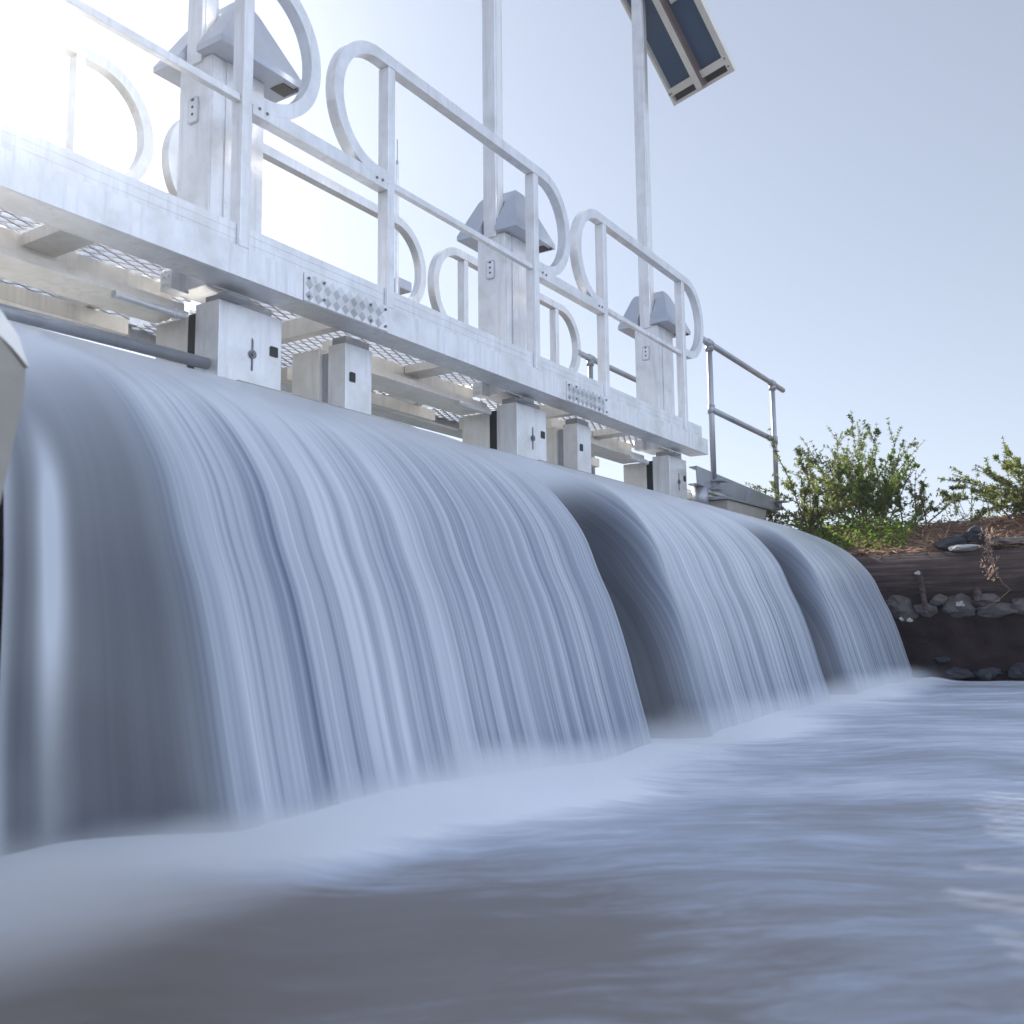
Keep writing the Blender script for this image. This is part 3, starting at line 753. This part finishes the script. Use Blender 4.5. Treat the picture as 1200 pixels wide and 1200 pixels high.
for c, s, m_, l in (((4.40, -1.615, -.630), (.09, .085, .080), M_ROCKD, 'dark angular rock standing on the bank top above the log'),
                    ((4.38, -1.475, -.675), (.08, .115, .050), M_ROCKD, 'flat dark rock leaning left of the angular rock on the bank'),
                    ((4.28, -1.55, -.715), (.06, .11, .022), M_ROCKL, 'flat pale stone lying in front of the two dark rocks'),
                    ((4.42, -1.80, -.68), (.08, .16, .03), M_ROCK, 'low grey slab right of the angular rock on the bank')):
    bm = bmesh.new(); lump(bm, (0, 0, 0), s, c[1] * 9, 3, .15); tag(link('rock', bm, m_, loc=c), l, 'rock')
# white flecks: dry leaves
bm = bmesh.new()
for y, z in ((-1.30, -.865), (-1.53, -1.07), (-1.54, -1.085), (-1.18, -1.155), (-1.235, -1.165)):
    for q in range(3):
        a = random.uniform(0, 6); yy = y + random.uniform(-.012, .012); zz = z + random.uniform(-.01, .01)
        vs = [bm.verts.new((4.105 + .01 * q + random.uniform(-.004, .004), yy + .013 * math.cos(a + t), zz + .011 * math.sin(a + t))) for t in (0, 1.9, 3.6, 5)]
        bm.faces.new(vs)
link('dry_leaves', bm, M_ROCKL)['kind'] = 'stuff'

# ------------------------------------------------------------------ plants
def leaf(bm, tl, p, d, L, w, tint, up=None):
    d = d.normalized(); s = d.cross(Vector((random.uniform(-.6, .6), random.uniform(-.6, .6), 1))).normalized()
    n = s.cross(d)
    pts = [p, p + d * L * .45 + s * w + n * L * .06, p + d * L, p + d * L * .45 - s * w + n * L * .06]
    vs = [bm.verts.new(q) for q in pts]
    for v in vs: v[tl] = tint
    bm.faces.new((vs[0], vs[1], vs[2])); bm.faces.new((vs[0], vs[2], vs[3]))
def shrub(name, loc, H, spread, nstem, label, m, leafL=.035, arch=.5, dens=1.0, sub=5, group='shrubs on the bank', lean=0):
    t = thing(name, label, 'shrub', loc, group)
    st = bmesh.new(); lf = bmesh.new(); tl = lf.verts.layers.float.new('tint')
    def branch(p, d, L, r, depth):
        n = max(4, int(L / .04)); pts = [p.copy()]; dd = d.normalized()
        for i in range(n):
            dd = (dd + Vector((random.gauss(0, .07), random.gauss(0, .07), -arch * .10 + random.gauss(0, .04)))).normalized()
            pts.append(pts[-1] + dd * L / n)
        tube(st, pts, [r * (1 - .75 * i / n) for i in range(n + 1)], 5, False)
        tint0 = random.random()
        for i in range(1, len(pts)):
            f = i / n
            if depth == 0 and f < .22: continue
            for q in range(int(round((2.4 if depth else 1.7) * dens))):
                pp = pts[i - 1].lerp(pts[i], random.random())
                # small whorls
                a0 = random.uniform(0, 6.28); ax = (pts[i] - pts[i - 1]).normalized()
                k = random.choice((2, 3, 3, 4))
                for w_ in range(k):
                    a = a0 + w_ * 6.28 / k
                    o = ax.orthogonal().normalized(); o = Matrix.Rotation(a, 3, ax) @ o
                    leaf(lf, tl, pp, o + ax * random.uniform(.2, 1.0), leafL * random.uniform(.6, 1.15) * (1.1 - .4 * f), leafL * .20, min(1, max(0, tint0 * .5 + random.uniform(0, .5))))
        if depth < 2:
            for i in range(sub if depth == 0 else 2):
                f = random.uniform(.2, .92); q = pts[int(f * n)]
                dl = (pts[min(n, int(f * n) + 1)] - pts[max(0, int(f * n) - 1)]).normalized()
                nd = (dl + Vector((random.gauss(0, .55), random.gauss(0, .55), random.gauss(.1, .3)))).normalized()
                branch(q, nd, L * random.uniform(.22, .45) * (1 - .35 * f), r * .5, depth + 1 if depth else 1 + (random.random() < .6))
    for i in range(nstem):
        a = random.uniform(0, 6.28); tilt = spread * math.sqrt(random.random())
        d = Vector((math.sin(tilt) * math.cos(a), math.sin(tilt) * math.sin(a) + lean, math.cos(tilt)))
        branch(Vector((random.gauss(0, .05), random.gauss(0, .07), 0)), d, H * random.uniform(.65, 1.1), .006, 0)
    link('stems', st, M_STEM, t); link('foliage', lf, m, t)
    return t
shrub('shrub', (5.35, -.32, -.42), .80, 1.05, 21, 'olive arching shrub beside the pipe handrail post', M_LEAF, .040, .55, .9)
shrub('shrub', (5.65, -.62, -.40), .86, .62, 22, 'tall upright olive shrub in the middle of the bank clump', M_LEAF, .036, .25, 1.0)
shrub('shrub', (5.25, -.86, -.44), .60, .75, 22, 'bright green dense bush right of the arching shrub', M_LEAFG, .026, .1, 1.5)
shrub('shrub', (5.45, -1.05, -.44), .42, .9, 7, 'thin low shrub with sprays reaching right, at the edge of the clump', M_LEAF, .030, .4, .8, lean=-.15)
shrub('shrub', (5.20, -1.93, -.46), .70, 1.0, 30, 'brownish arching shrub at the right edge of the photo', M_LEAF, .036, .5, 1.1, lean=.12)
def scatter(name, n, xr, yr, hr, m, L, label=None, w=.2, z=0):
    bm = bmesh.new(); tl = bm.verts.layers.float.new('tint')
    for i in range(n):
        x = random.uniform(*xr); y = random.uniform(*yr); zz = height(x, y) + z + random.uniform(0, hr) * random.random()
        leaf(bm, tl, Vector((x, y, zz)), Vector((random.gauss(0, 1), random.gauss(0, 1), random.gauss(.2, .5))), L * random.uniform(.5, 1.3), L * w, random.random())
    o = link(name, bm, m); o['kind'] = 'stuff'; return o
scatter('ground_cover', 9000, (4.45, 5.5), (-1.15, .55), .20, M_LEAFG, .034, w=.34)
scatter('ground_cover', 1800, (5.25, 6.0), (-2.6, -.9), .13, M_LEAFG, .028, w=.3)
def straw(n, xr, yr):
    bm = bmesh.new(); tl = bm.verts.layers.float.new('tint')
    for i in range(n):
        x = random.uniform(*xr); y = random.uniform(*yr); z = height(x, y) + .004 + random.uniform(0, .03)
        leaf(bm, tl, Vector((x, y, z)), Vector((random.gauss(0, 1), random.gauss(0, 1), random.gauss(.05, .22))), random.uniform(.04, .15), .0034, random.random())
    o = link('straw', bm, M_STRAW); o['kind'] = 'stuff'
straw(9000, (4.36, 5.4), (-3.0, -.2))
# weeds along the skyline
for i, (x, y, h_) in enumerate([(5.6, -1.30, .20), (5.7, -1.45, .22), (5.6, -1.62, .16), (5.7, -1.80, .26), (5.5, -1.95, .15)]):
    t = thing('weed', ['small leafy weed at the foot of the thin shrub', 'small weed between the two shrub clumps, left one', 'low weed behind the flat dark rock', 'taller pale weed behind the angular dark rock', 'small weed left of the brownish shrub'][i], 'weed', (x, y, -.38), 'weeds along the bank top')
    st = bmesh.new(); lf = bmesh.new(); tl = lf.verts.layers.float.new('tint')
    for s_ in range(7):
        p = Vector((random.gauss(0, .02), random.gauss(0, .05), 0)); d = Vector((random.gauss(0, .3), random.gauss(0, .3), 1)).normalized()
        pts = [p + d * h_ * f for f in (0, .35, .7, 1)]; tube(st, pts, .002, 4, False)
        for f in [random.random() for _ in range(10)]: leaf(lf, tl, p + d * h_ * f, Vector((random.gauss(0, 1), random.gauss(0, 1), .4)), .03, .008, random.random())
    link('stems', st, M_STEM, t); link('foliage', lf, M_LEAFG, t)
# dry stalk hanging in front of the log at the right edge
t = thing('dry_stalk', 'dry reddish stalk drooping over the log at the right edge', 'plant', (3.9, -1.74, -.9))
st = bmesh.new(); tube(st, [(.18, -.02, .28), (.03, .02, .20), (0, 0, .08), (.0, -.06, -.06), (.0, -.1, -.1)], [.004, .005, .004, .003, .002], 6); tube(st, [(0, .05, -.21), (0, -.03, -.16), (0, -.1, -.10)], [.0015, .002, .002], 5)
link('stem', st, M_STEM, t)
lf = bmesh.new(); tl = lf.verts.layers.float.new('tint')
for i in range(170):
    f = random.random(); z = .26 - .30 * f; leaf(lf, tl, Vector((.02 + random.gauss(0, .012), random.gauss(0, .015 + .01 * (1 - f)), z)), Vector((random.gauss(0, .6), random.gauss(0, .6), random.gauss(.4, .5))), .028, .004, random.random() * .6)
link('seed_heads', lf, M_STRAW, t)

# antenna pole far behind the rails
t = thing('antenna_pole', 'thin aerial pole seen behind the footbridge between the near and middle rails', 'antenna', (2.33, 1.5, 0))
bm = bmesh.new(); tube(bm, [(0, 0, -.5), (0, 0, 1.9)], .011, 8); link('pole', bm, M_AL, t)
bm = bmesh.new(); tube(bm, [(0, 0, 1.9), (0, 0, 2.08)], .0035, 6); tube(bm, [(0, 0, 1.9), (0, 0, 1.93)], .009, 6); link('aerial', bm, M_GALV, t)
bm = bmesh.new(); box(bm, .02, .16, .0, .12, 1.06, 1.13, bev=.01); box(bm, .0, .03, .0, .03, .95, 1.08)
o = link('bracket_box', bm, M_HOOD, t); o.rotation_euler = (0, R(0), 0)

# ------------------------------------------------------------------ light, sky, camera
SUN = Vector((.375, .788, .488)).normalized()
el = math.asin(SUN.z); az = math.atan2(SUN.x, SUN.y)
ld = bpy.data.lights.new('sun', 'SUN'); ld.energy = 4.0; ld.angle = R(.5); ld.color = (1, .95, .87)
lo = bpy.data.objects.new('sun', ld); C.objects.link(lo); lo.rotation_euler = SUN.to_track_quat('Z', 'Y').to_euler(); lo.location = (5, 10, 8)
w = bpy.data.worlds.new('World'); sc.world = w; w.use_nodes = True; nt = w.node_tree; nt.nodes.clear()
out = nt.nodes.new('ShaderNodeOutputWorld'); bg = nt.nodes.new('ShaderNodeBackground'); bg.inputs[1].default_value = .073
sky = nt.nodes.new('ShaderNodeTexSky'); sky.sky_type = 'NISHITA'; sky.sun_disc = False
sky.sun_elevation = el; sky.sun_rotation = az; sky.air_density = 1.3; sky.dust_density = .7; sky.ozone_density = 1.5; sky.altitude = 50
lum = N(nt, 'ShaderNodeRGBToBW'); nt.links.new(sky.outputs[0], lum.inputs[0])
gl_ = math_(nt, 'MULTIPLY', math_(nt, 'POWER', math_(nt, 'MULTIPLY', lum.outputs[0], .16), .55), 6.25)   # thin high haze evens the sky out
pale = N(nt, 'ShaderNodeVectorMath', operation='SCALE'); pale.inputs[0].default_value = (.87, .97, 1.20); nt.links.new(gl_, pale.inputs['Scale'])
skyc = mixc(nt, .80, sky.outputs[0], pale.outputs[0])
# added fill: unseen sky half opposite the sun brightened to light the scene
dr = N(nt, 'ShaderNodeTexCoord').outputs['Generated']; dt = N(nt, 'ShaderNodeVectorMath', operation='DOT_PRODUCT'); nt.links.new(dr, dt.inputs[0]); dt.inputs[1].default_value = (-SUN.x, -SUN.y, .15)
fill_mask = N(nt, 'ShaderNodeMapRange', interpolation_type='SMOOTHSTEP'); fill_mask.inputs[1].default_value = -.15; fill_mask.inputs[2].default_value = .75; nt.links.new(dt.outputs['Value'], fill_mask.inputs[0])
boost = math_(nt, 'ADD', 1.0, math_(nt, 'MULTIPLY', fill_mask.outputs[0], 1.5))
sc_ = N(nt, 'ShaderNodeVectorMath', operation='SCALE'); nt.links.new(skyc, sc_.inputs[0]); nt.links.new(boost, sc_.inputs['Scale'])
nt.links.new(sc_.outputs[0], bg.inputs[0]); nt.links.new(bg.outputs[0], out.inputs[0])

mv = bpy.data.materials.new('glare haze'); mv.use_nodes = True; mn_ = mv.node_tree; mn_.nodes.clear()
mo = mn_.nodes.new('ShaderNodeOutputMaterial'); pv = mn_.nodes.new('ShaderNodeVolumePrincipled')
pv.inputs['Color'].default_value = (.96, .97, 1, 1); pv.inputs['Density'].default_value = .0035; pv.inputs['Anisotropy'].default_value = .86
mn_.links.new(pv.outputs[0], mo.inputs['Volume'])
link('glare_haze', bx(-5.5, 7.5, -4.5, 3.5, -1.70, 4.0), mv)['kind'] = 'stuff'  # added haze box that makes the sun's veiling glare

fm = bpy.data.materials.new('splash mist'); fm.use_nodes = True; ft = fm.node_tree; ft.nodes.clear()
fo_ = ft.nodes.new('ShaderNodeOutputMaterial'); fv = ft.nodes.new('ShaderNodeVolumePrincipled')
fv.inputs['Color'].default_value = (.985, .99, 1, 1); fv.inputs['Anisotropy'].default_value = .2
gp = geo(ft); sp = N(ft, 'ShaderNodeSeparateXYZ'); ft.links.new(gp, sp.inputs[0])
def mr(v, a, b, c=0.0, d=1.0):
    n = N(ft, 'ShaderNodeMapRange', interpolation_type='SMOOTHSTEP'); n.inputs[1].default_value = a; n.inputs[2].default_value = b; n.inputs[3].default_value = c; n.inputs[4].default_value = d
    ft.links.new(v, n.inputs[0]); return n.outputs[0]
nz = noise(ft, gp, 4.5, 2, .5)
top_ = math_(ft, 'ADD', WATER + .015, math_(ft, 'MULTIPLY', nz, .17))
hz = mr(math_(ft, 'SUBTRACT', top_, sp.outputs[2]), -.02, .10)
fy = math_(ft, 'MULTIPLY', mr(sp.outputs[1], -1.56, -1.30), mr(sp.outputs[1], -1.17, -1.25, 0, 1))
fx_ = math_(ft, 'ADD', mr(sp.outputs[0], -1.1, .0, 1, .15), 0.0)
fx_ = math_(ft, 'MULTIPLY', fx_, mr(sp.outputs[0], 3.2, 4.2, 1, 0))
ft.links.new(math_(ft, 'MULTIPLY', math_(ft, 'MULTIPLY', hz, fy), math_(ft, 'MULTIPLY', fx_, 20.0)), fv.inputs['Density'])
ft.links.new(fv.outputs[0], fo_.inputs['Volume'])
link('splash_mist', bx(-2.4, 4.25, -1.75, -1.0, WATER - .02, WATER + .22), fm)['kind'] = 'stuff'

cd = bpy.data.cameras.new('camera'); co = bpy.data.objects.new('camera', cd); C.objects.link(co); sc.camera = co
cd.sensor_width = 36; cd.sensor_height = 36; cd.sensor_fit = 'HORIZONTAL'; cd.lens = 36 * 1133.88 / 1200; cd.clip_end = 3000; cd.clip_start = .02
yaw, pit, rol = R(57.1296), R(6.7523), R(-.5976)
fw = Vector((math.sin(yaw) * math.cos(pit), math.cos(yaw) * math.cos(pit), math.sin(pit)))
r_ = fw.cross(Vector((0, 0, 1))).normalized(); u_ = r_.cross(fw)
r2 = r_ * math.cos(rol) + u_ * math.sin(rol); u2 = -r_ * math.sin(rol) + u_ * math.cos(rol)
Mx = Matrix((r2, u2, -fw)).transposed().to_4x4(); Mx.translation = Vector((-2.44913, -2.47604, -1.18362)); co.matrix_world = Mx
cd.dof.use_dof = True; cd.dof.focus_distance = 4.6; cd.dof.aperture_fstop = 5.6

sc.view_settings.view_transform = 'Standard'; sc.view_settings.look = 'None'; sc.view_settings.exposure = 1.0; sc.view_settings.gamma = 1
sc.render.engine = 'CYCLES'; sc.cycles.use_denoising = True; sc.cycles.max_bounces = 10; sc.cycles.volume_bounces = 4; sc.cycles.sample_clamp_indirect = 6
